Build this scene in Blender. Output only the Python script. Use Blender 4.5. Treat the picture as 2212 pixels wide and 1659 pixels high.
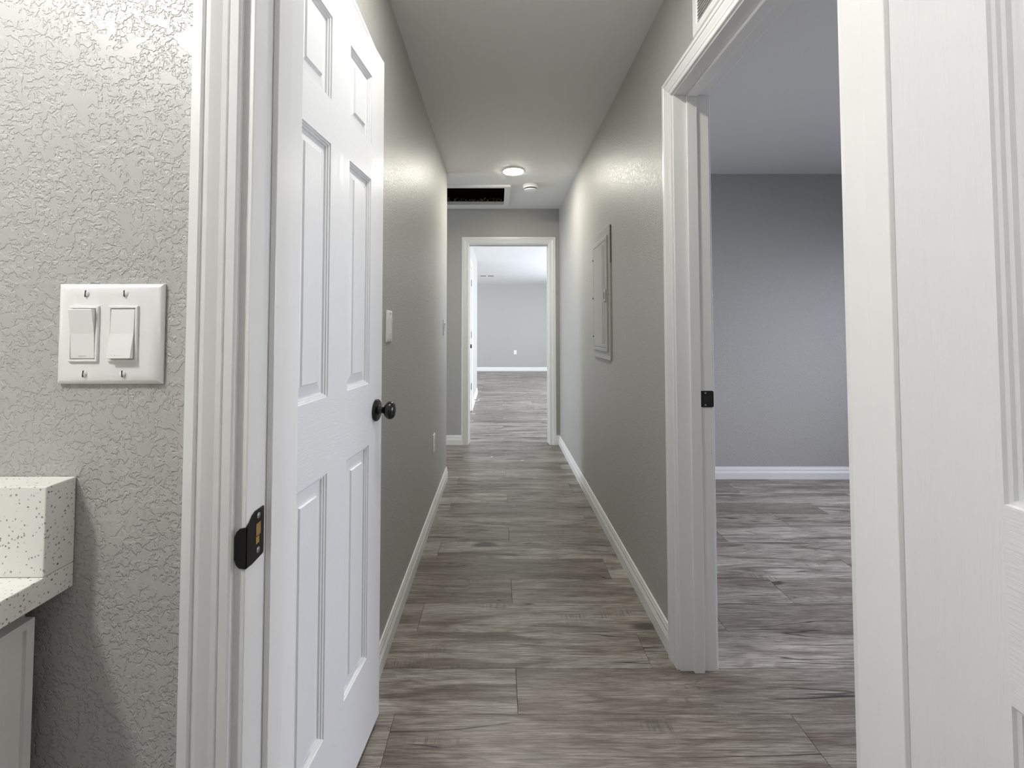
import bpy, bmesh, math, random
from mathutils import Vector, Matrix
random.seed(7)
for o in list(bpy.data.objects): bpy.data.objects.remove(o)
SC = bpy.context.scene
C = SC.collection
R = math.radians

# ------------------------------------------------------------------ camera
FPX, W_IMG, H_IMG = 960.0, 2212.0, 1659.0
CAM_H = 1.185
cd = bpy.data.cameras.new('camera'); cam = bpy.data.objects.new('camera', cd); C.objects.link(cam)
cd.sensor_fit = 'HORIZONTAL'; cd.sensor_width = 36.0
cd.lens = 36.0 * FPX / W_IMG
cd.shift_x = (W_IMG/2 - 1076.45) / W_IMG
cd.shift_y = (679.3 - H_IMG/2) / W_IMG
cd.clip_start = 0.02
cam.location = (0, 0, CAM_H)
cam.rotation_euler = (R(90 + 1.884), 0, 0)
SC.camera = cam

# ------------------------------------------------------------------ world, exposure
w = bpy.data.worlds.new('World'); SC.world = w; w.use_nodes = True
w.node_tree.nodes['Background'].inputs[0].default_value = (0.62, 0.76, 1.0, 1)
w.node_tree.nodes['Background'].inputs[1].default_value = 1.5
SC.view_settings.view_transform = 'Standard'; SC.view_settings.look = 'None'
SC.view_settings.gamma = 1.0; SC.view_settings.use_curve_mapping = False
SC.view_settings.exposure = 0.0

# daylight entering by the windows (placed at the window openings)
def area(name, loc, rot, sx, sy, power, col, spread=180):
    l = bpy.data.lights.new(name, 'AREA'); l.shape = 'RECTANGLE'; l.size = sx; l.size_y = sy
    l.energy = power; l.color = col; l.spread = R(spread)
    o = bpy.data.objects.new(name, l); C.objects.link(o); o.location = loc; o.rotation_euler = rot
    return o
DAY = (0.86, 0.92, 1.0)
area('daylight_bedroom', (4.2, 2.15, 1.45), (0, R(90-26), 0), 1.2, 1.5, 60, (0.85, 0.87, 1.0), 105)
area('daylight_living_room', (3.45, 8.0, 1.45), (0, R(90), 0), 1.6, 5.0, 390, DAY)
area('daylight_recess', (-4.35, 10.4, 1.45), (0, R(-90), 0), 1.5, 2.6, 170, DAY)
area('daylight_passage', (-3.75, 4.08, 1.1), (0, R(-90+22), 0), 1.8, 0.8, 48, DAY, 140)

# light strengths of the lamps in the place and of the added bathroom fill
L_VANITY = 248.0
L_BATH_FILL = 38.0
L_LED = 255.0
L_LED_NEAR = 160.0

# ------------------------------------------------------------------ materials
MATS = {}
def newmat(name):
    m = bpy.data.materials.new(name); m.use_nodes = True; MATS[name] = m
    nt = m.node_tree; b = nt.nodes['Principled BSDF']
    return m, nt, b
def N(nt, t, **kw):
    n = nt.nodes.new(t)
    for k, v in kw.items():
        if k.startswith('i_'):
            n.inputs[k[2:].replace('_', ' ')].default_value = v
        else: setattr(n, k, v)
    return n
def plain(name, col, rough=0.5, metal=0.0, emit=None, estr=0.0, spec=0.5):
    m, nt, b = newmat(name)
    b.inputs['Base Color'].default_value = (*col, 1); b.inputs['Roughness'].default_value = rough
    b.inputs['Metallic'].default_value = metal; b.inputs['Specular IOR Level'].default_value = spec
    if emit:
        b.inputs['Emission Color'].default_value = (*emit, 1); b.inputs['Emission Strength'].default_value = estr
    return m
def mapping(nt, scale, space='Object', rand=False):
    tc = N(nt, 'ShaderNodeTexCoord'); mp = N(nt, 'ShaderNodeMapping'); mp.inputs['Scale'].default_value = scale
    nt.links.new(tc.outputs[space], mp.inputs['Vector'])
    if rand:
        oi = N(nt, 'ShaderNodeObjectInfo'); mu = N(nt, 'ShaderNodeMath', operation='MULTIPLY'); mu.inputs[1].default_value = 173.0
        nt.links.new(oi.outputs['Random'], mu.inputs[0]); nt.links.new(mu.outputs[0], mp.inputs['Location'])
    return mp
def noise(nt, vec, scale, detail=3.0, rough=0.5, dist=0.0):
    n = N(nt, 'ShaderNodeTexNoise'); n.inputs['Scale'].default_value = scale; n.inputs['Detail'].default_value = detail
    n.inputs['Roughness'].default_value = rough; n.inputs['Distortion'].default_value = dist
    if vec is not None: nt.links.new(vec.outputs[0], n.inputs['Vector'])
    return n
def maprange(nt, src, a, b, c=0.0, d=1.0, smooth=True):
    n = N(nt, 'ShaderNodeMapRange'); n.clamp = True
    if smooth: n.interpolation_type = 'SMOOTHSTEP'
    for i, v in zip((1, 2, 3, 4), (a, b, c, d)): n.inputs[i].default_value = v
    nt.links.new(src, n.inputs[0]); return n
def math2(nt, op, a, b):
    n = N(nt, 'ShaderNodeMath', operation=op)
    for i, v in enumerate((a, b)):
        if isinstance(v, (int, float)): n.inputs[i].default_value = v
        else: nt.links.new(v, n.inputs[i])
    return n
def mixcol(nt, fac, a, b, mode='MIX'):
    n = N(nt, 'ShaderNodeMix', data_type='RGBA', blend_type=mode)
    for s, v in ((0, fac), (6, a), (7, b)):
        if isinstance(v, (int, float)): n.inputs[s].default_value = v
        elif isinstance(v, tuple): n.inputs[s].default_value = (*v, 1)
        else: nt.links.new(v, n.inputs[s])
    return n
def bump(nt, b, height, strength, dist):
    n = N(nt, 'ShaderNodeBump'); n.inputs['Strength'].default_value = strength; n.inputs['Distance'].default_value = dist
    nt.links.new(height, n.inputs['Height']); nt.links.new(n.outputs[0], b.inputs['Normal']); return n

def knockdown(name, col, rough, scale=1.0, dist=0.00105, strength=1.0, spec=0.5):
    m, nt, b = newmat(name)
    b.inputs['Base Color'].default_value = (*col, 1); b.inputs['Roughness'].default_value = rough
    b.inputs['Specular IOR Level'].default_value = spec
    mp = mapping(nt, (scale,)*3)
    n1 = noise(nt, mp, 150, 2.5, 0.55, 0.25)
    h1 = maprange(nt, n1.outputs[0], 0.44, 0.56)
    n2 = noise(nt, mp, 48, 3.5, 0.60, 0.2)
    h2 = maprange(nt, n2.outputs[0], 0.560, 0.580)
    n3 = noise(nt, mp, 420, 2.0, 0.5)
    a = math2(nt, 'MULTIPLY', h1.outputs[0], 0.60)
    mx = math2(nt, 'MAXIMUM', a.outputs[0], math2(nt, 'MULTIPLY', h2.outputs[0], 0.85).outputs[0])
    inv = math2(nt, 'SUBTRACT', 1.0, h2.outputs[0])
    fine = math2(nt, 'MULTIPLY', math2(nt, 'MULTIPLY', n3.outputs[0], 0.22).outputs[0], inv.outputs[0])
    hh = math2(nt, 'ADD', mx.outputs[0], fine.outputs[0])
    bump(nt, b, hh.outputs[0], strength, dist)
    return m

WALLC = (0.44, 0.434, 0.413)
knockdown('wall_paint', WALLC, 0.42)
knockdown('ceiling_paint', (0.80, 0.80, 0.785), 0.75, 0.8, 0.0006, 0.35)
plain('white_paint', (0.82, 0.82, 0.81), 0.32)
plain('white_plastic', (0.84, 0.84, 0.83), 0.28)
plain('panel_grey', (0.43, 0.424, 0.398), 0.42)
plain('black_metal', (0.004, 0.004, 0.004), 0.28, 0.0)
plain('switch_grey', (0.50, 0.49, 0.47), 0.4)
plain('dark_slot', (0.015, 0.015, 0.016), 0.6)
plain('slot_grey', (0.50, 0.50, 0.49), 0.7)
plain('grey_metal', (0.30, 0.30, 0.30), 0.4, 0.7)
plain('white_screw', (0.78, 0.78, 0.77), 0.35)
plain('brass', (0.75, 0.52, 0.14), 0.35, 0.9)
plain('raw_wood', (0.30, 0.18, 0.06), 0.8)
plain('attic_wood', (0.22, 0.06, 0.03), 0.9)
plain('cabinet_white', (0.74, 0.74, 0.72), 0.4)
plain('gap_dark', (0.05, 0.045, 0.04), 0.9)
plain('scrap_white', (0.85, 0.85, 0.83), 0.7)
plain('led_lens', (0.9, 0.9, 0.88), 0.5, emit=(1.0, 0.965, 0.86), estr=L_LED)
plain('led_lens_near', (0.9, 0.9, 0.88), 0.5, emit=(1.0, 0.98, 0.90), estr=L_LED_NEAR)
plain('vanity_bulb', (0.9, 0.9, 0.88), 0.5, emit=(1.0, 0.985, 0.965), estr=L_VANITY)
plain('bath_fill_lens', (0.9, 0.9, 0.88), 0.5, emit=(1.0, 0.985, 0.965), estr=L_BATH_FILL)
plain('chrome', (0.8, 0.8, 0.8), 0.15, 1.0)

def door_mat(name, horiz):
    m, nt, b = newmat(name)
    b.inputs['Base Color'].default_value = (0.745, 0.75, 0.755, 1); b.inputs['Roughness'].default_value = 0.33
    mp = mapping(nt, (1.6, 1, 22) if horiz else (22, 1, 1.6), rand=True)
    n1 = noise(nt, mp, 2.2, 2.0, 0.5, 1.2)
    wv = math2(nt, 'SINE', math2(nt, 'MULTIPLY', n1.outputs[0], 60.0).outputs[0], 0)
    mp2 = mapping(nt, (14, 1, 420) if horiz else (420, 1, 14), rand=True)
    n2 = noise(nt, mp2, 1.0, 2.0, 0.6)
    h = math2(nt, 'ADD', math2(nt, 'MULTIPLY', wv.outputs[0], 0.35).outputs[0], n2.outputs[0])
    bump(nt, b, h.outputs[0], 0.24, 0.0006)
    return m
door_mat('door_grain_v', False); door_mat('door_grain_h', True)

def plank_mat():
    m, nt, b = newmat('plank_wood')
    b.inputs['Roughness'].default_value = 0.38
    oi = N(nt, 'ShaderNodeObjectInfo')
    mp = mapping(nt, (1.3, 9.0, 1.0), rand=True)
    mpf = mapping(nt, (6.0, 170.0, 1.0), rand=True)
    mpc = mapping(nt, (0.5, 7.0, 1.0), rand=True)
    mps = mapping(nt, (130.0, 9.0, 1.0), rand=True)
    big = noise(nt, mp, 1.6, 4.0, 0.6, 0.8)
    fine = noise(nt, mpf, 1.0, 4.0, 0.65, 0.3)
    crk = noise(nt, mpc, 1.5, 2.5, 0.5, 0.5)
    saw = noise(nt, mps, 1.0, 2.0, 0.5)
    blot = noise(nt, mapping(nt, (2.4, 7.0, 1.0), rand=True), 1.3, 2.0, 0.5)
    # plank tone between two greys
    base = mixcol(nt, oi.outputs['Random'], (0.245, 0.221, 0.192), (0.440, 0.415, 0.378))
    c1 = mixcol(nt, maprange(nt, big.outputs[0], 0.30, 0.62).outputs[0], (0.140, 0.116, 0.096), base.outputs[2])
    c2a = mixcol(nt, maprange(nt, fine.outputs[0], 0.34, 0.66).outputs[0], mixcol(nt, 1.0, c1.outputs[2], (0.74, 0.72, 0.70), 'MULTIPLY').outputs[2], mixcol(nt, 1.0, c1.outputs[2], (1.18, 1.18, 1.18), 'MULTIPLY').outputs[2])
    hair = noise(nt, mapping(nt, (14.0, 520.0, 1.0), rand=True), 1.0, 2.0, 0.6)
    c2 = mixcol(nt, maprange(nt, hair.outputs[0], 0.36, 0.62).outputs[0], mixcol(nt, 1.0, c2a.outputs[2], (0.66, 0.64, 0.62), 'MULTIPLY').outputs[2], mixcol(nt, 1.0, c2a.outputs[2], (1.16, 1.16, 1.16), 'MULTIPLY').outputs[2])
    # growth-ring lines
    ring = noise(nt, mapping(nt, (0.8, 6.5, 1.0), rand=True), 1.4, 2.0, 0.45, 0.9)
    sn = math2(nt, 'SINE', math2(nt, 'MULTIPLY', ring.outputs[0], 85.0).outputs[0], 0)
    rl = math2(nt, 'MULTIPLY', maprange(nt, sn.outputs[0], 0.55, 1.0).outputs[0], maprange(nt, blot.outputs[0], 0.55, 0.40).outputs[0])
    c2b = mixcol(nt, math2(nt, 'MULTIPLY', rl.outputs[0], 0.42).outputs[0], c2.outputs[2], (0.085, 0.074, 0.064))
    # saw marks across the grain in some blotches
    sm = math2(nt, 'MULTIPLY', maprange(nt, saw.outputs[0], 0.48, 0.60).outputs[0], maprange(nt, blot.outputs[0], 0.63, 0.74).outputs[0])
    c3 = mixcol(nt, math2(nt, 'MULTIPLY', sm.outputs[0], 0.50).outputs[0], c2b.outputs[2], (0.085, 0.074, 0.064))
    # knots
    vk = N(nt, 'ShaderNodeTexVoronoi'); vk.inputs['Scale'].default_value = 1.0
    nt.links.new(mapping(nt, (2.1, 6.5, 1.0), rand=True).outputs[0], vk.inputs['Vector'])
    kd = math2(nt, 'ADD', vk.outputs['Distance'], math2(nt, 'MULTIPLY', math2(nt, 'SUBTRACT', crk.outputs[0], 0.5).outputs[0], 0.5).outputs[0])
    kn = maprange(nt, kd.outputs[0], 0.04, 0.14, 1.0, 0.0)
    vs = N(nt, 'ShaderNodeSeparateColor'); nt.links.new(vk.outputs['Color'], vs.inputs[0])
    kf = math2(nt, 'MULTIPLY', kn.outputs[0], maprange(nt, vs.outputs[0], 0.60, 0.65, 0.0, 0.88).outputs[0])
    c3 = mixcol(nt, kf.outputs[0], c3.outputs[2], (0.050, 0.040, 0.033))
    # thin dark checks along the grain
    cr = math2(nt, 'ABSOLUTE', math2(nt, 'SUBTRACT', crk.outputs[0], 0.5).outputs[0], 0)
    line = maprange(nt, cr.outputs[0], 0.0, 0.0120, 1.0, 0.0)
    gate = maprange(nt, noise(nt, mapping(nt, (1.3, 4.0, 1.0), rand=True), 1.7, 1.0).outputs[0], 0.47, 0.53)
    lf = math2(nt, 'MULTIPLY', math2(nt, 'MULTIPLY', line.outputs[0], gate.outputs[0]).outputs[0], 0.92)
    c4 = mixcol(nt, lf.outputs[0], c3.outputs[2], (0.022, 0.017, 0.014))
    nt.links.new(c4.outputs[2], b.inputs['Base Color'])
    bump(nt, b, fine.outputs[0], 0.25, 0.0006)
    return m
plank_mat()

def quartz_mat():
    m, nt, b = newmat('quartz')
    b.inputs['Roughness'].default_value = 0.25
    mp = mapping(nt, (1, 1, 1))
    v = N(nt, 'ShaderNodeTexVoronoi'); v.inputs['Scale'].default_value = 320; nt.links.new(mp.outputs[0], v.inputs['Vector'])
    sep = N(nt, 'ShaderNodeSeparateColor'); nt.links.new(v.outputs['Color'], sep.inputs[0])
    pick = maprange(nt, sep.outputs[0], 0.72, 0.74)
    dn = math2(nt, 'ADD', v.outputs['Distance'], math2(nt, 'MULTIPLY', math2(nt, 'SUBTRACT', noise(nt, mp, 520, 2.0).outputs[0], 0.5).outputs[0], 0.9).outputs[0])
    near = maprange(nt, dn.outputs[0], 0.22, 0.40, 1.0, 0.0)
    f = math2(nt, 'MULTIPLY', pick.outputs[0], near.outputs[0])
    tone = mixcol(nt, sep.outputs[1], (0.20, 0.18, 0.155), (0.66, 0.64, 0.60))
    c = mixcol(nt, f.outputs[0], (0.80, 0.79, 0.75), tone.outputs[2])
    nt.links.new(c.outputs[2], b.inputs['Base Color'])
quartz_mat()

def insulation_mat():
    m, nt, b = newmat('insulation')
    b.inputs['Roughness'].default_value = 1.0
    n = noise(nt, mapping(nt, (1, 1, 1)), 90, 3.0)
    c = mixcol(nt, n.outputs[0], (0.12, 0.07, 0.03), (0.85, 0.70, 0.42))
    nt.links.new(c.outputs[2], b.inputs['Base Color'])
insulation_mat()

def glass_mat():
    m, nt, b = newmat('window_glass')
    out = nt.nodes['Material Output']; nt.nodes.remove(b)
    t = N(nt, 'ShaderNodeBsdfTransparent'); g = N(nt, 'ShaderNodeBsdfGlossy'); g.inputs['Roughness'].default_value = 0.02
    mx = N(nt, 'ShaderNodeMixShader'); mx.inputs[0].default_value = 0.06
    nt.links.new(t.outputs[0], mx.inputs[1]); nt.links.new(g.outputs[0], mx.inputs[2]); nt.links.new(mx.outputs[0], out.inputs['Surface'])
glass_mat()

# ------------------------------------------------------------------ mesh helpers
class MB:
    def __init__(s): s.v = []; s.f = []
    def quad(s, *p):
        i = len(s.v); s.v += [tuple(q) for q in p]; s.f.append(tuple(range(i, i+len(p))))
    def box(s, x0, x1, y0, y1, z0, z1):
        x0, x1 = sorted((x0, x1)); y0, y1 = sorted((y0, y1)); z0, z1 = sorted((z0, z1))
        i = len(s.v)
        s.v += [(x0,y0,z0),(x1,y0,z0),(x1,y1,z0),(x0,y1,z0),(x0,y0,z1),(x1,y0,z1),(x1,y1,z1),(x0,y1,z1)]
        s.f += [tuple(i+k for k in q) for q in ((3,2,1,0),(4,5,6,7),(0,1,5,4),(1,2,6,5),(2,3,7,6),(3,0,4,7))]
        return s
    def bbox(s, x0, x1, y0, y1, z0, z1, b=0.002, seg=2):
        bm = bmesh.new(); t = MB().box(x0, x1, y0, y1, z0, z1)
        vs = [bm.verts.new(p) for p in t.v]
        for f in t.f: bm.faces.new([vs[k] for k in f])
        bmesh.ops.bevel(bm, geom=list(bm.edges), offset=b, segments=seg, affect='EDGES', profile=0.5)
        bm.verts.index_update(); i = len(s.v)
        s.v += [tuple(v.co) for v in bm.verts]
        s.f += [tuple(i+v.index for v in f.verts) for f in bm.faces]
        bm.free(); return s
    def rings(s, x0, x1, z0, z1, prof, cap=True):
        """concentric rectangles in the xz plane; prof = [(inset, y), ...]"""
        prev = None
        for ins, y in prof:
            i = len(s.v)
            s.v += [(x0+ins,y,z0+ins),(x1-ins,y,z0+ins),(x1-ins,y,z1-ins),(x0+ins,y,z1-ins)]
            if prev is not None:
                for k in range(4):
                    s.f.append((prev+k, prev+(k+1)%4, i+(k+1)%4, i+k))
            prev = i
        if cap: s.f.append((prev, prev+1, prev+2, prev+3))
        return s
    def lathe(s, prof, seg=32, mat=None):
        """prof = [(r, h), ...] about the local z axis"""
        mt = mat or Matrix.Identity(4); base = len(s.v); n = len(prof)
        for r, h in prof:
            for k in range(seg):
                a = 2*math.pi*k/seg
                s.v.append(tuple(mt @ Vector((r*math.cos(a), r*math.sin(a), h))))
        for j in range(n-1):
            for k in range(seg):
                a = base+j*seg+k; b_ = base+j*seg+(k+1) % seg
                s.f.append((a, b_, b_+seg, a+seg))
        s.f.append(tuple(base+k for k in range(seg))[::-1]); s.f.append(tuple(base+(n-1)*seg+k for k in range(seg)))
        return s
    def sweep(s, A, B):
        """two matching closed outlines joined by quads and capped"""
        i = len(s.v); n = len(A); s.v += [tuple(p) for p in A] + [tuple(p) for p in B]
        for k in range(n):
            s.f.append((i+k, i+(k+1) % n, i+n+(k+1) % n, i+n+k))
        s.f.append(tuple(i+k for k in range(n))[::-1]); s.f.append(tuple(i+n+k for k in range(n)))
        return s
    def mesh(s, name):
        me = bpy.data.meshes.new(name); me.from_pydata(s.v, [], s.f)
        bm = bmesh.new(); bm.from_mesh(me); bmesh.ops.recalc_face_normals(bm, faces=bm.faces); bm.to_mesh(me); bm.free()
        me.update(); return me
    def build(s, name, mat, parent=None, smooth=False, loc=None, rot=None):
        me = s.mesh(name); me.materials.append(MATS[mat])
        if smooth:
            for p in me.polygons: p.use_smooth = True
            try: me.set_sharp_from_angle(angle=R(35))
            except Exception: pass
        o = bpy.data.objects.new(name, me); C.objects.link(o)
        if parent: o.parent = parent
        if loc: o.location = loc
        if rot: o.rotation_euler = rot
        return o
def tag(o, label, cat, group=None, kind=None):
    o['label'] = label; o['category'] = cat
    if group: o['group'] = group
    if kind: o['kind'] = kind
    return o
def empty(name, loc=(0, 0, 0), rz=0.0):
    o = bpy.data.objects.new(name, None); o.empty_display_size = 0.05
    C.objects.link(o); o.location = loc; o.rotation_euler = (0, 0, rz); return o

# ------------------------------------------------------------------ main dimensions (metres)
HC = 2.44                       # ceiling
XL, XR = -0.414, 0.632          # hall walls
YB0, YB1 = 0.51, 0.635          # bathroom doorway wall
YE0, YE1 = 4.60, 4.72           # end wall of the hall
YLC = 3.56                      # outside corner where the hall opens up
XRR = 0.757                     # bedroom side of the right hall wall
YRR = 3.56                      # bedroom far wall
YLR = 12.6                      # living room far wall
XLL = -0.392                    # living room side wall
ROW, ROW0, PLEN = 0.185, 1.409, 1.22

# ------------------------------------------------------------------ floor
fl = MB().box(-4.3, 4.4, -1.9, 12.9, -0.05, -0.0065).build('floor', 'gap_dark')
tag(fl, 'grey wood-look plank floor running crosswise through hall and rooms', 'floor', kind='structure')
pm = MB().bbox(0, PLEN-0.0008, 0, ROW-0.0008, -0.006, 0, 0.0009, 1).mesh('plank'); pm.materials.append(MATS['plank_wood'])
JO = (0.061, 0.539, -0.319)
def plank_row(k, xa, xb):
    y = ROW0 + ROW*k; j = JO[k % 3]
    x = j + PLEN*math.floor((xa - j)/PLEN)
    while x < xb:
        o = bpy.data.objects.new('plank', pm); C.objects.link(o); o.parent = fl; o.location = (x, y, 0)
        x += PLEN
for k in range(-11, 61):
    y = ROW0 + ROW*k
    if y < 0.5: plank_row(k, -0.4, 1.3)
    elif y < 3.5: plank_row(k, -0.40, 1.1 + 0.62*y)
    elif y < 4.55: plank_row(k, -1.3, 0.62)
    else: plank_row(k, -0.05 - 0.085*y, 0.05 + 0.12*y)

# ------------------------------------------------------------------ ceiling with the attic opening
HX0, HX1, HY0, HY1 = -0.62, 0.056, 3.868, 4.392
cb = MB()
for b_ in ((-4.3, 4.4, -1.9, HY0), (-4.3, 4.4, HY1, 12.9), (-4.3, HX0, HY0, HY1), (HX1, 4.4, HY0, HY1)):
    cb.box(b_[0], b_[1], b_[2], b_[3], HC, HC+0.016)
tag(cb.build('ceiling', 'ceiling_paint'), 'smooth white painted ceiling over the hall and rooms', 'ceiling', kind='structure')
at = MB()
at.box(-2.0, 1.6, 2.9, 2.95, HC+0.016, 3.5); at.box(-2.0, 1.6, 5.8, 5.85, HC+0.016, 3.5)
at.box(-2.05, -2.0, 2.9, 5.85, HC+0.016, 3.5); at.box(1.6, 1.65, 2.9, 5.85, HC+0.016, 3.5); at.box(-2.05, 1.65, 2.9, 5.85, 3.5, 3.55)
tag(at.build('wall_attic', 'attic_wood'), 'dark brown timber attic space seen through the ceiling opening', 'attic', kind='structure')

# ------------------------------------------------------------------ walls
def wall(name, boxes, label, mat='wall_paint'):
    m = MB()
    for b_ in boxes: m.box(*b_)
    return tag(m.build(name, mat), label, 'wall', kind='structure')
DZ = 2.045                       # rough top of the door openings
BJL, BJR = -0.2845, 0.501        # inner faces of the bathroom door jambs
wall('wall_bathroom_front', [(-1.0, BJL-0.018, YB0, YB1, 0, HC), (BJR+0.018, 4.1, YB0, YB1, 0, HC), (BJL-0.018, BJR+0.018, YB0, YB1, DZ+0.018, HC)],
     'grey textured bathroom wall around the near doorway')
wall('wall_bathroom_left', [(-1.1, -1.0, -1.8, YB0, 0, HC)], 'grey textured bathroom wall behind the vanity')
wall('wall_bathroom_right', [(1.40, 1.5, -1.8, YB0, 0, HC)], 'grey textured bathroom side wall behind the open door')
wall('wall_bathroom_back', [(-1.1, 1.5, -1.9, -1.8, 0, HC)], 'grey textured wall closing the bathroom')
CY0, CY1 = 0.790, 1.392          # closet door opening in the left hall wall
wall('wall_hall_left', [(XL-0.12, XL, YB1, CY0-0.018, 0, HC), (XL-0.12, XL, CY1+0.018, YLC, 0, HC), (XL-0.12, XL, CY0-0.018, CY1+0.018, DZ+0.018, HC)],
     'long grey hall wall beside the six-panel closet door')
wall('wall_closet', [(XL-0.72, XL-0.62, YB1, 1.6, 0, HC), (XL-0.62, XL-0.12, 1.5, 1.6, 0, HC)], 'grey inside walls of the closet behind the ajar door')
RY0, RY1 = 0.805, 1.580          # bedroom door opening in the right hall wall (jamb faces)
wall('wall_hall_right', [(XR, XRR, YB1, RY0-0.018, 0, HC), (XR, XRR, RY1+0.018, YE0, 0, HC), (XR, XRR, RY0-0.018, RY1+0.018, DZ+0.003, HC)],
     'long grey textured hall wall carrying the breaker panel')
EJL, EJR, EZ = -0.305, 0.521, 2.068
wall('wall_hall_end', [(-3.6, EJL-0.018, YE0, YE1, 0, HC), (EJR+0.018, 3.3, YE0, YE1, 0, HC), (EJL-0.018, EJR+0.018, YE0, YE1, EZ+0.018, HC)],
     'grey wall at the end of the hall around the far doorway')
wall('wall_passage_near', [(-3.6, XL-0.12, YLC-0.1, YLC, 0, HC)], 'grey wall of the side passage behind the hall corner')
wall('wall_passage_end', [(-3.7, -3.6, YLC-0.1, 3.66, 0, HC), (-3.7, -3.6, 4.5, YE1, 0, HC), (-3.7, -3.6, 3.66, 4.5, 2.1, HC)], 'grey wall closing the side passage around a glass door')
wall('wall_bedroom_far', [(XRR, 4.1, YRR, YRR+0.1, 0, HC)], 'grey bedroom wall seen through the side doorway')
WB = (1.4, 2.9, 0.85, 2.05)
wall('wall_bedroom_window', [(4.0, 4.1, YB1, WB[0], 0, HC), (4.0, 4.1, WB[1], YRR, 0, HC), (4.0, 4.1, WB[0], WB[1], 0, WB[2]), (4.0, 4.1, WB[0], WB[1], WB[3], HC)],
     'grey bedroom wall that holds the window')
wall('wall_living_far', [(-4.1, 3.3, YLR, YLR+0.1, 0, HC)], 'grey living room wall beyond the far doorway')
LD0, LD1 = 5.66, 6.47            # door in the living room side wall
wall('wall_living_side', [(XLL-0.12, XLL, YE1, LD0-0.018, 0, HC), (XLL-0.12, XLL, LD1+0.018, 8.2, 0, HC), (XLL-0.12, XLL, LD0-0.018, LD1+0.018, 2.09, HC), (-4.1, XLL-0.12, 8.1, 8.2, 0, HC), (XLL-0.5, XLL-0.4, LD0-0.3, LD1+0.3, 0, HC)],
     'grey living room side wall holding the white hinged door')
WR = (9.1, 11.7, 0.70, 2.2)
wall('wall_living_left', [(-4.2, -4.1, 8.1, WR[0], 0, HC), (-4.2, -4.1, WR[1], YLR+0.1, 0, HC), (-4.2, -4.1, WR[0], WR[1], 0, WR[2]), (-4.2, -4.1, WR[0], WR[1], WR[3], HC)], 'grey outer wall of the living room recess')
WL = (5.5, 10.5, 0.65, 2.2)
wall('wall_living_window', [(3.2, 3.3, YE1, WL[0], 0, HC), (3.2, 3.3, WL[1], YLR, 0, HC), (3.2, 3.3, WL[0], WL[1], 0, WL[2]), (3.2, 3.3, WL[0], WL[1], WL[3], HC)],
     'grey living room wall that holds the large window')

# ------------------------------------------------------------------ windows (out of view, they let the daylight in)
def window(name, x, y0, y1, z0, z1, n, label):
    e = empty(name, (x, (y0+y1)/2, z0)); tag(e, label, 'window', kind='structure')
    hw, hh = (y1-y0)/2, z1-z0
    f = MB(); f.box(-0.03, 0.03, -hw, hw, 0, 0.045); f.box(-0.03, 0.03, -hw, hw, hh-0.045, hh)
    f.box(-0.03, 0.03, -hw, -hw+0.045, 0.045, hh-0.045); f.box(-0.03, 0.03, hw-0.045, hw, 0.045, hh-0.045)
    f.build('window_frame', 'white_paint', e)
    st = (2*hw-0.09)/n
    for i in range(n):
        a = -hw+0.045+st*i
        MB().box(-0.003, 0.003, a, a+st, 0.045, hh-0.045).build('pane', 'window_glass', e)
        if i: MB().box(-0.02, 0.02, a-0.015, a+0.015, 0.045, hh-0.045).build('mullion', 'white_paint', e)
window('window_1', 4.05, WB[0], WB[1], WB[2], WB[3], 2, 'white framed bedroom window with two panes')
window('window_2', 3.25, WL[0], WL[1], WL[2], WL[3], 3, 'white framed living room window with three panes')
window('window_4', -4.15, WR[0], WR[1], WR[2], WR[3], 2, 'white framed window in the living room recess')
window('window_3', -3.65, 3.66, 4.5, 0.0, 2.1, 1, 'glazed outer door at the end of the side passage')

# ------------------------------------------------------------------ casings, jambs, stops
CAS = [(0, 0), (0, .008), (.002, .0098), (.0105, .0110), (.0112, .0090), (.0130, .0090), (.0138, .0108), (.019, .0118), (.025, .0142), (.030, .0160), (.0335, .0164), (.0350, .0140), (.0375, .0140), (.0390, .0172), (.0490, .0172), (.0500, .0160), (.0500, 0)]
def casing(parent, a0, a1, ztop, fn, width=0.05, legs=(True, True), zb=0.0):
    """fn(a, z, v) -> world point; a0/a1 inner edges, ztop inner top edge"""
    k = width/0.05
    P = [(u*k, v) for u, v in CAS]
    if legs[0]: MB().sweep([fn(a0-u, zb, v) for u, v in P], [fn(a0-u, ztop+u, v) for u, v in P]).build('casing_leg', 'white_paint', parent)
    if legs[1]: MB().sweep([fn(a1+u, zb, v) for u, v in P], [fn(a1+u, ztop+u, v) for u, v in P]).build('casing_leg', 'white_paint', parent)
    MB().sweep([fn(a0-u, ztop+u, v) for u, v in P], [fn(a1+u, ztop+u, v) for u, v in P]).build('casing_head', 'white_paint', parent)

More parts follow.
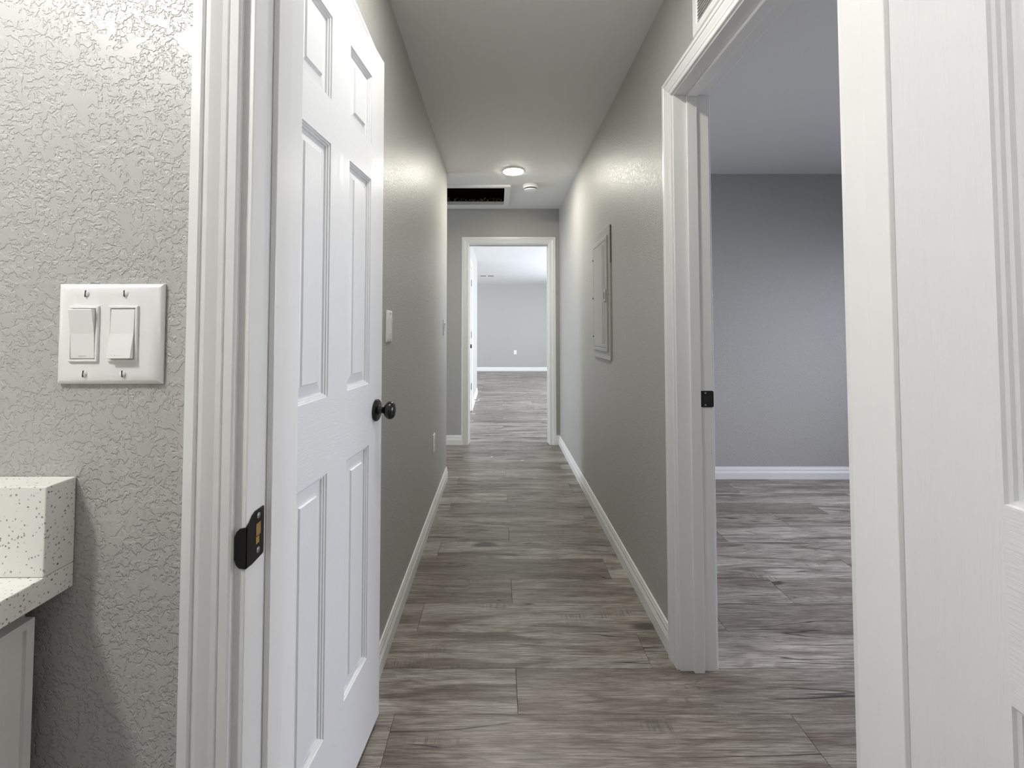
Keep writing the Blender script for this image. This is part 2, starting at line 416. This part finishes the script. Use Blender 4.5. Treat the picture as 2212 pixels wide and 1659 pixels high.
# bathroom doorway
t1 = empty('trim_1', (0, 0, 0)); tag(t1, 'white moulded door trim of the bathroom doorway', 'door trim', kind='structure')
REV = 0.0125
casing(t1, BJL-REV, BJR+REV, DZ+REV, lambda a, z, v: (a, YB0-v, z), 0.050)
casing(t1, BJL-REV, BJR+REV, DZ+REV, lambda a, z, v: (a, YB1+v, z), 0.050)
def jamb_set(parent, lo, hi, ztop, fn, d0, d1, stop0, stop1, st=0.0075, hi_off=0.0):
    """fn(a, d, z); a across the opening, d through the wall"""
    def bx(a0, a1, dd0, dd1, z0, z1, name, bev=0.0012):
        p, q = fn(a0, dd0, z0), fn(a1, dd1, z1)
        MB().bbox(p[0], q[0], p[1], q[1], p[2], q[2], bev, 2).build(name, 'white_paint', parent)
    bx(lo-0.018, lo, d0, d1, 0, ztop, 'jamb'); bx(hi, hi+0.018, d0, d1, 0, ztop, 'jamb'); bx(lo-0.018, hi+0.018, d0, d1, ztop, ztop+0.018, 'jamb_head')
    bx(lo, lo+st, stop0, stop1, 0, ztop, 'door_stop'); bx(hi-st, hi, stop0+hi_off, stop1+hi_off, 0, ztop, 'door_stop'); bx(lo+st, hi-st, stop0, stop1, ztop-st, ztop, 'door_stop')
jamb_set(t1, BJL, BJR, DZ, lambda a, d, z: (a, d, z), YB0-0.001, YB1+0.001, 0.5505, 0.586, 0.0075, 0.006)

# bedroom doorway in the right hall wall
t2 = empty('trim_2'); tag(t2, 'white moulded door trim of the bedroom doorway with black strike plate', 'door trim', kind='structure')
DZ2 = 2.030
casing(t2, RY0-0.006, RY1+0.006, DZ2+0.006, lambda a, z, v: (XR-v, a, z), 0.062)
casing(t2, RY0-0.006, RY1+0.006, DZ2+0.006, lambda a, z, v: (XRR+v, a, z), 0.062)
jamb_set(t2, RY0, RY1, DZ2, lambda a, d, z: (d, a, z), XR-0.001, XRR+0.001, 0.677, 0.712, 0.011)

# doorway at the end of the hall
t3 = empty('trim_3'); tag(t3, 'white moulded door trim of the doorway at the end of the hall', 'door trim', kind='structure')
casing(t3, EJL-0.005, EJR+0.005, EZ+0.005, lambda a, z, v: (a, YE0-v, z), 0.068)
jamb_set(t3, EJL, EJR, EZ, lambda a, d, z: (a, d, z), YE0-0.001, YE1+0.001, 4.655, 4.685, 0.010)

# closet door frame in the left hall wall
t4 = empty('trim_4'); tag(t4, 'white door trim around the ajar closet door', 'door trim', kind='structure')
casing(t4, CY0-0.004, CY1+0.004, DZ-0.004, lambda a, z, v: (XL+v, a, z), 0.055)
jamb_set(t4, CY0, CY1, DZ-0.008, lambda a, d, z: (d, a, z), XL-0.121, XL+0.001, XL-0.075, XL-0.045, 0.010)

# door frame in the living room side wall
t5 = empty('trim_5'); tag(t5, 'white door trim on the living room side wall', 'door trim', kind='structure')
casing(t5, LD0-0.004, LD1+0.004, 2.09-0.014, lambda a, z, v: (XLL+v, a, z), 0.065)
jamb_set(t5, LD0, LD1, 2.072, lambda a, d, z: (d, a, z), XLL-0.121, XLL+0.001, XLL-0.075, XLL-0.045, 0.010)

# strike plates
def outline(w, h, r, n=5):
    pts = []
    for cx, cz, a0 in ((w/2-r, h/2-r, 0), (-w/2+r, h/2-r, 90), (-w/2+r, -h/2+r, 180), (w/2-r, -h/2+r, 270)):
        for i in range(n+1):
            a = R(a0+90*i/n); pts.append((cx+r*math.cos(a), cz+r*math.sin(a)))
    return pts
# bathroom: plate on the jamb rebate, lip curling over the jamb edge
sp = MB()
zc = 0.945
pl = [(0.5445, 0.971), (0.5435, 0.9725), (0.5260, 0.9728), (0.5200, 0.9705), (0.5140, 0.9650), (0.5068, 0.9620), (0.5068, 0.9160), (0.5200, 0.9150), (0.5430, 0.9165), (0.5445, 0.9180)]
sp.sweep([(BJL+0.0002, a, b_) for a, b_ in pl], [(BJL+0.0016, a, b_) for a, b_ in pl])
lp = [(0.0016, 0.9620), (-0.006, 0.9605), (-0.0095, 0.9570), (-0.0115, 0.9510), (-0.0115, 0.9270), (-0.0095, 0.9205), (-0.006, 0.9170), (0.0016, 0.9160)]
sp.sweep([(BJL+a, 0.5086, b_) for a, b_ in lp], [(BJL+a, 0.5066, b_) for a, b_ in lp])
s1 = sp.build('strike_plate', 'black_metal', t1); s1['label'] = 'matt black strike plate'
MB().box(BJL+0.0010, BJL+0.0020, 0.5270, 0.5365, zc-0.002, zc+0.012).build('latch_hole', 'raw_wood', s1)
MB().box(BJL+0.0010, BJL+0.0021, 0.5265, 0.5335, zc-0.011, zc-0.003).build('latch_box', 'brass', s1)
for dz in (-0.0195, 0.0205):
    MB().lathe([(0.0036, 0), (0.0036, 0.0006), (0.0022, 0.0011)], 14, Matrix.Translation((BJL+0.0014, 0.532, zc+dz)) @ Matrix.Rotation(R(90), 4, 'Y')).build('screw', 'grey_metal', s1)
# bedroom: plate on the far jamb
sp = MB(); zc = 0.938; xc = 0.7375
pl = outline(0.046, 0.058, 0.006)
sp.sweep([(xc+a, RY1-0.0002, zc+b_) for a, b_ in pl], [(xc+a, RY1-0.0018, zc+b_) for a, b_ in pl])
s2 = sp.build('strike_plate', 'black_metal', t2); s2['label'] = 'matt black strike plate'
MB().box(xc-0.010, xc+0.010, RY1-0.0022, RY1-0.0014, zc-0.011, zc+0.012).build('latch_hole', 'dark_slot', s2)
for dz in (-0.021, 0.021):
    MB().lathe([(0.0036, 0), (0.0036, 0.0006), (0.0022, 0.0011)], 14, Matrix.Translation((xc-0.006, RY1-0.0016, zc+dz)) @ Matrix.Rotation(R(90), 4, 'X')).build('screw', 'grey_metal', s2)

# ------------------------------------------------------------------ baseboards
BB = [(0, 0), (.0125, 0), (.0125, .050), (.0105, .054), (.0105, .060), (.0085, .064), (.0085, .078), (.0065, .082), (.0065, .088), (.0045, .094), (0, .095)]
def baseboard(name, fn, s0, s1, label, k=1.0, ends=(0, 0)):
    """fn(s, v, z); ends: mitre signs (end moved by sign*v)"""
    o = MB().sweep([fn(s0+ends[0]*v, v, z*k) for v, z in BB], [fn(s1+ends[1]*v, v, z*k) for v, z in BB]).build(name, 'white_paint')
    return tag(o, label, 'baseboard', kind='structure')
baseboard('baseboard_left', lambda s, v, z: (XL+v, s, z), CY1+0.060, YLC, 'white baseboard along the hall wall beyond the closet door', 1.0, (0, 1))
baseboard('baseboard_right', lambda s, v, z: (XR-v, s, z), RY1+0.069, YE0, 'white baseboard along the hall wall under the breaker panel', 1.0, (0, -1))
baseboard('baseboard_end_left', lambda s, v, z: (s, YE0-v, z), -3.55, EJL-0.074, 'white baseboard on the hall end wall reaching into the side passage')
baseboard('baseboard_end_right', lambda s, v, z: (s, YE0-v, z), EJR+0.074, XR, 'short white baseboard piece between far doorway trim and hall wall', 1.0, (0, -1))
baseboard('baseboard_bedroom', lambda s, v, z: (s, YRR-v, z), XRR, 4.0, 'white baseboard along the bedroom far wall')
baseboard('baseboard_living', lambda s, v, z: (s, YLR-v, z), -4.1, 3.2, 'white baseboard along the living room far wall', 1.15)
baseboard('baseboard_living_side', lambda s, v, z: (XLL+v, s, z), LD1+0.075, 8.2, 'white baseboard on the living room side wall past the hinged door', 1.15, (0, 1))
baseboard('baseboard_living_corner', lambda s, v, z: (s, 8.2+v, z), -4.1, XLL, 'white baseboard round the living room corner', 1.15, (0, 1))

# ------------------------------------------------------------------ six-panel doors
PZ = ((0.257, 0.853), (1.028, 1.622), (1.728, 1.928))
PPROF = [(0, 0.0), (.0012, .0032), (.0045, .0038), (.0055, .0072), (.0090, .0076), (.0100, .0120), (.0130, .0124), (.0370, .0072), (.0392, .0034)]
def make_door(name, label, loc, phi, W, z0=0.02, z1=2.03, st=0.10, mu=0.103, t=0.035, knob_x=None, hinge_x=None, zs=1.0, knob_z=0.943):
    d = empty(name, loc, phi); tag(d, label, 'door', kind='structure')
    pw = (W-2*st-mu)/2
    cols = ((st, st+pw), (st+pw+mu, W-st))
    pz = [(a*zs, b_*zs) for a, b_ in PZ]
    zr = [z0, pz[0][0], pz[0][1], pz[1][0], pz[1][1], pz[2][0], pz[2][1], z1]
    MB().box(0, st, 0, t, z0, z1).build('stile', 'door_grain_v', d); MB().box(W-st, W, 0, t, z0, z1).build('stile', 'door_grain_v', d)
    for i in (0, 2, 4, 6): MB().box(st, W-st, 0, t, zr[i], zr[i+1]).build('rail', 'door_grain_h', d)
    for a, b_ in pz:
        MB().box(cols[0][1], cols[1][0], 0, t, a, b_).build('mullion', 'door_grain_v', d)
        for c0, c1 in cols:
            p = MB(); p.rings(c0, c1, a, b_, PPROF); p.rings(c0, c1, a, b_, [(i, t-y) for i, y in PPROF])
            p.build('panel', 'door_grain_v', d)
    if knob_x is not None:
        for sgn in (1, -1):
            M = Matrix.Translation((knob_x, 0 if sgn > 0 else t, knob_z)) @ Matrix.Rotation(R(90*sgn), 4, 'X')
            kn = MB().lathe([(0.031, 0), (0.0325, 0.001), (0.0325, 0.005), (0.030, 0.008), (0.013, 0.0095), (0.0125, 0.013)], 32, M).build('rosette', 'black_metal', d, True)
            kb = MB().lathe([(0.0115, 0.0095), (0.0095, 0.016), (0.0095, 0.024), (0.012, 0.028), (0.0205, 0.032), (0.0255, 0.038), (0.0268, 0.044), (0.0255, 0.050), (0.0205, 0.056), (0.011, 0.059), (0.002, 0.0598)], 32, M).build('knob', 'black_metal', d, True)
            if sgn > 0: kb['label'] = 'round matt black door knob'
    if hinge_x is not None:
        for hz in (0.32, 1.06, 1.80):
            h = MB().lathe([(0.006, -0.045), (0.0065, -0.044), (0.0065, 0.044), (0.006, 0.045)], 12, Matrix.Translation((hinge_x, -0.006, hz*zs+0.03)))
            h.box(hinge_x-0.035, hinge_x+0.035, -0.0016, 0.0, hz*zs-0.015, hz*zs+0.075)
            h.build('hinge', 'grey_metal', d)
    return d
AJ = 5.4
WC = 0.567+0.031
hx, hy = -0.362-WC*math.sin(R(AJ)), 1.385-WC*math.cos(R(AJ))
make_door('door_1', 'white six-panel closet door with black knob standing slightly ajar', (hx, hy, 0), R(90-AJ), WC, st=0.1005, knob_x=WC-0.047, hinge_x=None)
make_door('door_2', 'white six-panel bathroom door swung open into the bathroom', (0.4525, 0.503, 0), R(-90), 0.772, st=0.100, mu=0.105, knob_x=0.702)
make_door('door_3', 'white hinged door with black knob beyond the far doorway', (XLL-0.004, LD0+0.003, 0), R(90), LD1-LD0-0.006, z1=2.065, zs=1.015, st=0.11, mu=0.11, knob_x=0.055, hinge_x=LD1-LD0-0.004, knob_z=0.965)

# ------------------------------------------------------------------ vanity
VX, VF = -0.478, -0.520
v = empty('vanity_cabinet', (-0.76, -0.1, 0)); tag(v, 'white bathroom vanity cabinet with shaker drawer fronts under speckled counter', 'cabinet')
bx0, bx1 = -0.995+0.76, VF+0.76
MB().bbox(bx0, bx1, -0.65+0.1, 0.500+0.1, 0.10, 0.8965, 0.002).build('body', 'cabinet_white', v)
MB().box(bx0, bx1-0.06, -0.65+0.1, 0.500+0.1, 0.0, 0.10).build('toe_kick', 'cabinet_white', v)
def shaker(nm, y0, y1, z0, z1, knob=None):
    d = MB()
    d.box(0.0005, 0.019, y0, y1, z0, z0+0.008); d.box(0.0005, 0.019, y0, y1, z1-0.008, z1); d.box(0.0005, 0.019, y0, y0+0.008, z0+0.008, z1-0.008); d.box(0.0005, 0.019, y1-0.008, y1, z0+0.008, z1-0.008)
    o = d.build(nm, 'cabinet_white', v, loc=(bx1, 0.1, 0))
    MB().box(0.0006, 0.015, y0+0.008, y1-0.008, z0+0.008, z1-0.008).build('panel', 'cabinet_white', o)
for i in range(3):
    y0 = -0.64 + i*0.3785
    shaker('drawer_front', y0, y0+0.374, 0.705, 0.874); shaker('cabinet_door', y0, y0+0.374, 0.125, 0.698)
c = empty('countertop', (-0.74, -0.1, 0.8967)); tag(c, 'speckled white quartz counter with raised splash against the doorway wall', 'countertop')
MB().bbox(-0.998+0.74, VX+0.74, -0.68+0.1, YB0-0.0005+0.1, 0, 0.0268, 0.0012).build('slab', 'quartz', c)
MB().bbox(-0.966+0.74, VX+0.74, 0.4757+0.1, YB0-0.0005+0.1, 0.0270, 0.1215, 0.0012).build('side_splash', 'quartz', c)
MB().bbox(-0.998+0.74, -0.967+0.74, -0.68+0.1, YB0-0.0005+0.1, 0.0270, 0.1215, 0.0012).build('back_splash', 'quartz', c)
# vanity lamp on the wall over the counter, one round bulb
VL = empty('vanity_lamp', (-1.0, -0.03, 2.02)); tag(VL, 'chrome wall lamp with one round bulb over the counter', 'lamp')
MX = Matrix.Rotation(R(90), 4, 'Y')
MB().lathe([(0.055, 0.0005), (0.055, 0.012), (0.045, 0.020)], 32, MX).build('wall_mount', 'chrome', VL, True)
MB().lathe([(0.02, 0.020), (0.02, 0.085)], 16, MX).build('socket', 'chrome', VL, True)
pr = [(max(0.0005, 0.06*math.sin(math.pi*i/14)), 0.142-0.06*math.cos(math.pi*i/14)) for i in range(15)]
MB().lathe(pr, 24, MX).build('bulb', 'vanity_bulb', VL, True)

# ------------------------------------------------------------------ wall plates; local: front is -y, centre at origin
def text_mesh(txt, size, name, parent, loc, mat):
    cu = bpy.data.curves.new(name, 'FONT'); cu.body = txt; cu.size = size; cu.align_x = 'CENTER'; cu.align_y = 'CENTER'; cu.extrude = 0.00012; cu.resolution_u = 2
    to = bpy.data.objects.new(name+'_tmp', cu); C.objects.link(to)
    dg = bpy.context.evaluated_depsgraph_get(); me = bpy.data.meshes.new_from_object(to.evaluated_get(dg))
    bpy.data.objects.remove(to); me.materials.clear(); me.materials.append(MATS[mat])
    o = bpy.data.objects.new(name, me); C.objects.link(o); o.parent = parent; o.location = loc; o.rotation_euler = (R(90), 0, 0); return o
def plate(parent, w, h, d=0.0068, mat='white_plastic'):
    p = MB().rings(-w/2, w/2, -h/2, h/2, [(0, 0), (0, -0.0022), (0.0012, -0.0036), (0.0045, -d*0.82), (0.0085, -d*0.97), (0.013, -d)])
    return p.build('wall_plate', mat, parent, True)
def screw(parent, x, z, y=-0.0068, ang=5):
    s = MB().lathe([(0.0036, 0), (0.0036, 0.0004), (0.0028, 0.0011), (0.0008, 0.0014)], 18, Matrix.Translation((x, y, z)) @ Matrix.Rotation(R(90), 4, 'X')).build('screw', 'white_screw', parent, True)
    sl = MB().box(-0.00045, 0.00045, -0.0017, -0.0002, -0.0036, 0.0036).build('screw_slot', 'dark_slot', s)
    sl.location = (x, y, z); sl.rotation_euler = (0, R(ang), 0)
def rocker(parent, x, w, h, up, y=-0.0068, text=True, mat='white_plastic'):
    fr = MB().rings(x-w/2, x+w/2, -h/2, h/2, [(0, y+0.0005), (0, y-0.0016), (0.0006, y-0.0022), (0.0024, y-0.0022), (0.0028, y-0.0006), (0.0032, y+0.001)], cap=False)
    f = fr.build('rocker_frame', mat, parent, True)
    MB().box(x-w/2+0.001, x+w/2-0.001, y-0.0003, y+0.0004, -h/2+0.001, h/2-0.001).build('rocker_gap', 'grey_metal', f)
    rw, rh = w-0.0068, h-0.0072
    hi, lo, mid = y-0.0070, y-0.0018, y-0.0030
    top, bot = (hi, lo) if up else (lo, hi)
    k = 0.0007
    pr = [(-rh/2, y), (-rh/2, bot+k), (-rh/2+k, bot), (0, mid), (rh/2-k, top), (rh/2, top+k), (rh/2, y)]
    MB().sweep([(x-rw/2, b_, a) for a, b_ in pr], [(x+rw/2, b_, a) for a, b_ in pr]).build('rocker', mat, f)
    if text:
        zt = -rh/2+0.0032; yt = bot+(mid-bot)*(0.0032/(rh/2))
        o = text_mesh('legrand', 0.0030, 'lettering', f, (x, yt-0.00004, zt), 'white_screw')
        o.rotation_euler = (R(90)+math.atan2(mid-bot, rh/2)*1.0, 0, 0)
sw = empty('light_switch', (-0.4412, YB0-0.0006, 1.1797)); tag(sw, 'white double rocker light switch on textured wall above counter', 'light switch')
plate(sw, 0.1190, 0.1135)
rocker(sw, -0.0263, 0.0330, 0.0628, True); rocker(sw, 0.0180, 0.0330, 0.0628, False)
for sx in (-0.0257, 0.0182):
    for sz in (-0.0450, 0.0455): screw(sw, sx, sz, ang=4 if sx < 0 else -3)
# hall switch by the closet door (front faces +x)
h1 = empty('light_switch', (XL+0.0006, 1.672, 1.196), R(90)); tag(h1, 'white single rocker light switch on hall wall beside closet door', 'light switch')
plate(h1, 0.078, 0.118); rocker(h1, 0, 0.0335, 0.066, True, text=False)
for sz in (-0.048, 0.048): screw(h1, 0, sz)
h2 = empty('light_switch', (XL+0.0006, 3.37, 1.198), R(90)); tag(h2, 'faint wall-coloured light switch at the outside corner of the hall wall', 'light switch')
plate(h2, 0.078, 0.118, 0.0055, 'switch_grey'); rocker(h2, 0, 0.0335, 0.066, True, -0.0055, False, 'switch_grey')
for sz in (-0.048, 0.048): screw(h2, 0, sz, -0.0055)
def outlet(loc, rz, label):
    o = empty('power_outlet', loc, rz); tag(o, label, 'power outlet')
    plate(o, 0.076, 0.116)
    for sz in (-0.020, 0.020):
        r = MB().lathe([(0.0168, 0), (0.0168, 0.0020), (0.0160, 0.0026)], 24, Matrix.Translation((0, -0.0062, sz)) @ Matrix.Rotation(R(90), 4, 'X')).build('socket', 'white_plastic', o, True)
        s = MB(); s.box(-0.0072, -0.0055, -0.0090, -0.0087, sz-0.001, sz+0.008); s.box(0.0055, 0.0072, -0.0090, -0.0087, sz, sz+0.007); s.box(-0.002, 0.002, -0.0090, -0.0087, sz-0.010, sz-0.006)
        s.build('slots', 'dark_slot', r)
    screw(o, 0, 0, -0.0068, 90)
outlet((XL+0.0006, 2.858, 0.458), R(90), 'white power outlet low on the hall wall near the corner')
outlet((0.478, YLR-0.0006, 0.53), 0, 'white power outlet on the living room far wall')

# ------------------------------------------------------------------ breaker panel (front faces -x)
bp = empty('breaker_panel', (XR-0.0005, 2.685, 1.008), R(-90)); tag(bp, 'wall-coloured metal breaker panel with latch set in hall wall', 'breaker panel')
# local x runs towards the camera
MB().rings(-0.205, 0.205, 0, 0.765, [(0, 0), (0, -0.006), (0.002, -0.0085), (0.03, -0.0085)]).build('cover', 'panel_grey', bp)
MB().box(0.2052, 0.2085, -0.003, -0.0002, 0.55, 0.765).build('edge_gap', 'dark_slot', bp)
dr = MB().rings(-0.200, 0.165, 0.045, 0.715, [(0, -0.0085), (0, -0.014), (0.003, -0.016), (0.022, -0.016), (0.0235, -0.0135), (0.026, -0.0135), (0.0275, -0.016), (0.035, -0.016)]).build('panel_door', 'panel_grey', bp)
for xx in (0.060, 0.090, 0.112):
    MB().box(xx-0.0012, xx+0.0012, -0.0172, -0.0155, 0.09, 0.67).build('rib', 'panel_grey', dr)
lt = MB().bbox(0.105, 0.150, -0.0205, -0.0155, 0.335, 0.405, 0.002).build('latch', 'panel_grey', dr)
MB().box(0.112, 0.124, -0.0209, -0.0204, 0.350, 0.392).build('finger_slot', 'dark_slot', lt)
for zz in (0.13, 0.375, 0.62):
    MB().lathe([(0.006, 0), (0.006, 0.002), (0.004, 0.003)], 12, Matrix.Translation((-0.192, -0.0160, zz)) @ Matrix.Rotation(R(90), 4, 'X')).build('screw', 'dark_slot', bp)
MB().lathe([(0.004, 0), (0.004, 0.002), (0.002, 0.003)], 12, Matrix.Translation((0.188, -0.0085, 0.375)) @ Matrix.Rotation(R(90), 4, 'X')).build('screw', 'grey_metal', bp)

# ------------------------------------------------------------------ return air grille over the bedroom door (front faces -x)
gr = empty('air_grille', (XR-0.0005, 1.115, 2.115), R(-90)); tag(gr, 'white louvred air return grille above the bedroom doorway', 'air vent')
gw, gh, fb = 0.28, 0.295, 0.030
g = MB(); g.rings(-gw, gw, 0, gh, [(0, 0), (0, -0.006), (0.003, -0.009), (fb-0.003, -0.009), (fb, -0.006), (fb, -0.001)], cap=False); g.build('grille_frame', 'white_paint', gr)
MB().box(-gw+fb, gw-fb, -0.0015, -0.0004, fb, gh-fb).build('backing', 'slot_grey', gr)
sm_ = MB(); sm_.sweep([(-gw+fb, -0.0015, 0), (-gw+fb, -0.0075, -0.006), (-gw+fb, -0.0078, -0.0052), (-gw+fb, -0.0018, 0.0009)], [(gw-fb, -0.0015, 0), (gw-fb, -0.0075, -0.006), (gw-fb, -0.0078, -0.0052), (gw-fb, -0.0018, 0.0009)])
sme = sm_.mesh('slat'); sme.materials.append(MATS['white_paint'])
ns = 22
for i in range(ns):
    o = bpy.data.objects.new('slat', sme); C.objects.link(o); o.parent = gr; o.location = (0, 0, fb+0.009+(gh-2*fb-0.011)*i/(ns-1))

# ------------------------------------------------------------------ attic opening trim and insulation
ah = empty('attic_hatch', ((HX0+HX1)/2, (HY0+HY1)/2, HC)); tag(ah, 'uncovered attic opening framed with white flat trim boards', 'attic hatch')
ox, oy = (HX0+HX1)/2, (HY0+HY1)/2
x0, x1, y0, y1 = HX0-ox, HX1-ox, HY0-oy, HY1-oy
TW = 0.052
for b_ in ((x0-TW, x1+TW, y0-0.040, y0), (x0-TW, x1+TW, y1, y1+0.040), (x0-TW, x0, y0, y1), (x1, x1+TW, y0, y1)):
    MB().bbox(b_[0], b_[1], b_[2], b_[3], -0.018, -0.0002, 0.0015).build('frame_board', 'white_paint', ah)
ins = MB(); rnd = random.Random(3)
for i in range(420):
    px = rnd.uniform(x0-0.1, x1+0.02); py = y1+0.022+rnd.uniform(0, 0.10); r = rnd.uniform(0.004, 0.016); pz = 0.018+rnd.uniform(0.0, 0.040)
    bb = [(px+rnd.uniform(-r, r), py+rnd.uniform(-r, r), max(0.0165, pz+rnd.uniform(-r, r))) for _ in range(4)]
    k = len(ins.v); ins.v += bb; ins.f += [(k, k+1, k+2), (k, k+3, k+1), (k, k+2, k+3), (k+1, k+3, k+2)]
io = ins.build('insulation', 'insulation', ah); io['kind'] = 'stuff'; io['label'] = 'loose tan insulation fluff'

# ------------------------------------------------------------------ ceiling lamps, smoke detector, registers
def led(loc, mat, label):
    e = empty('ceiling_lamp', loc); tag(e, label, 'ceiling lamp')
    MB().lathe([(0.086, -0.0002), (0.086, -0.006), (0.083, -0.012), (0.080, -0.014), (0.078, -0.012)], 48).build('trim_ring', 'white_plastic', e, True)
    MB().lathe([(0.079, -0.0125), (0.079, -0.0150), (0.060, -0.0185), (0.030, -0.020), (0.001, -0.0203)], 48).build('lens', mat, e, True)
led((0.119, 3.47, HC), 'led_lens', 'round flush ceiling lamp glowing warm white before the attic opening')
led((0.02, 1.12, HC), 'led_lens_near', 'round flush ceiling lamp between the closet and bedroom doors')
led((0.45, -0.95, HC), 'bath_fill_lens', 'added round fill lamp on the bathroom ceiling, out of view')  # unseen fill lamp, added to lift the shaded bathroom surfaces
sd = empty('smoke_detector', (0.281, 3.84, HC)); tag(sd, 'round white smoke detector on the hall ceiling', 'smoke detector')
MB().lathe([(0.064, -0.0002), (0.068, -0.004), (0.068, -0.010), (0.066, -0.013)], 40).build('base', 'white_plastic', sd, True)
MB().lathe([(0.064, -0.0132), (0.064, -0.028), (0.061, -0.031)], 40).build('shell', 'white_plastic', sd, True)
MB().lathe([(0.050, -0.0312), (0.050, -0.041)], 40).build('vent_ring', 'dark_slot', sd, True)
MB().lathe([(0.057, -0.0412), (0.056, -0.046), (0.046, -0.0505), (0.020, -0.052), (0.001, -0.052)], 40).build('cap', 'white_plastic', sd, True)
def register(loc, lx, ly, n, label):
    e = empty('air_vent', loc); tag(e, label, 'air vent')
    f = MB(); b_ = 0.014; zt = -0.0032
    f.box(-lx, lx, -ly, -ly+b_, zt, -0.0002); f.box(-lx, lx, ly-b_, ly, zt, -0.0002); f.box(-lx, -lx+b_, -ly+b_, ly-b_, zt, -0.0002); f.box(lx-b_, lx, -ly+b_, ly-b_, zt, -0.0002)
    f.build('frame', 'white_paint', e)
    MB().box(-lx+b_, lx-b_, -ly+b_, ly-b_, -0.0026, -0.0003).build('backing', 'dark_slot', e)
    MB().box(-0.022, 0.022, -ly+b_, ly-b_, -0.0034, -0.0027).build('divider', 'white_paint', e)
    for i in range(n):
        y = -ly+b_+(2*ly-2*b_)*(i+1)/(n+1)
        MB().box(-lx+b_, lx-b_, y-0.004, y+0.004, -0.0033, -0.0027).build('slat', 'white_paint', e)
register((-0.267, 10.46, HC), 0.17, 0.10, 3, 'white slotted air vent on the living room ceiling')
register((1.02, 1.84, HC), 0.09, 0.15, 8, 'white slotted air vent on the bedroom ceiling')

# ------------------------------------------------------------------ spring door stop, scraps on the floor
ds = empty('spring_door_stop', (XLL+0.0145, 7.05, 0.07)); tag(ds, 'small metal spring door stop on the living room baseboard', 'door stop')
MX = Matrix.Rotation(R(90), 4, 'Y')
MB().lathe([(0.010, 0), (0.010, 0.004), (0.006, 0.006)], 14, MX).build('base', 'grey_metal', ds)
MB().lathe([(0.0055, 0.006)] + [(0.0062 if i % 2 else 0.0048, 0.008+0.003*i) for i in range(18)], 12, MX).build('spring', 'grey_metal', ds)
MB().lathe([(0.008, 0.060), (0.009, 0.062), (0.009, 0.074), (0.006, 0.077)], 14, MX).build('rubber_tip', 'white_plastic', ds)
def scrap(x, y, pts, label):
    o = MB().sweep([(a, b_, 0.0003) for a, b_ in pts], [(a*0.9, b_*0.9, 0.0022+0.001*(i % 2)) for i, (a, b_) in enumerate(pts)]).build('paper_scrap', 'scrap_white', loc=(x, y, 0))
    tag(o, label, 'paper scrap')
scrap(-0.062, 4.163, [(-0.008, -0.006), (0.006, -0.010), (0.010, 0.004), (0.0, 0.010), (-0.009, 0.005)], 'tiny white crumb of paper on the hall floor')
scrap(0.215, 4.047, [(-0.020, -0.012), (0.004, -0.004), (0.022, 0.012), (0.012, 0.014), (-0.010, 0.002)], 'thin white paper shaving on the hall floor')
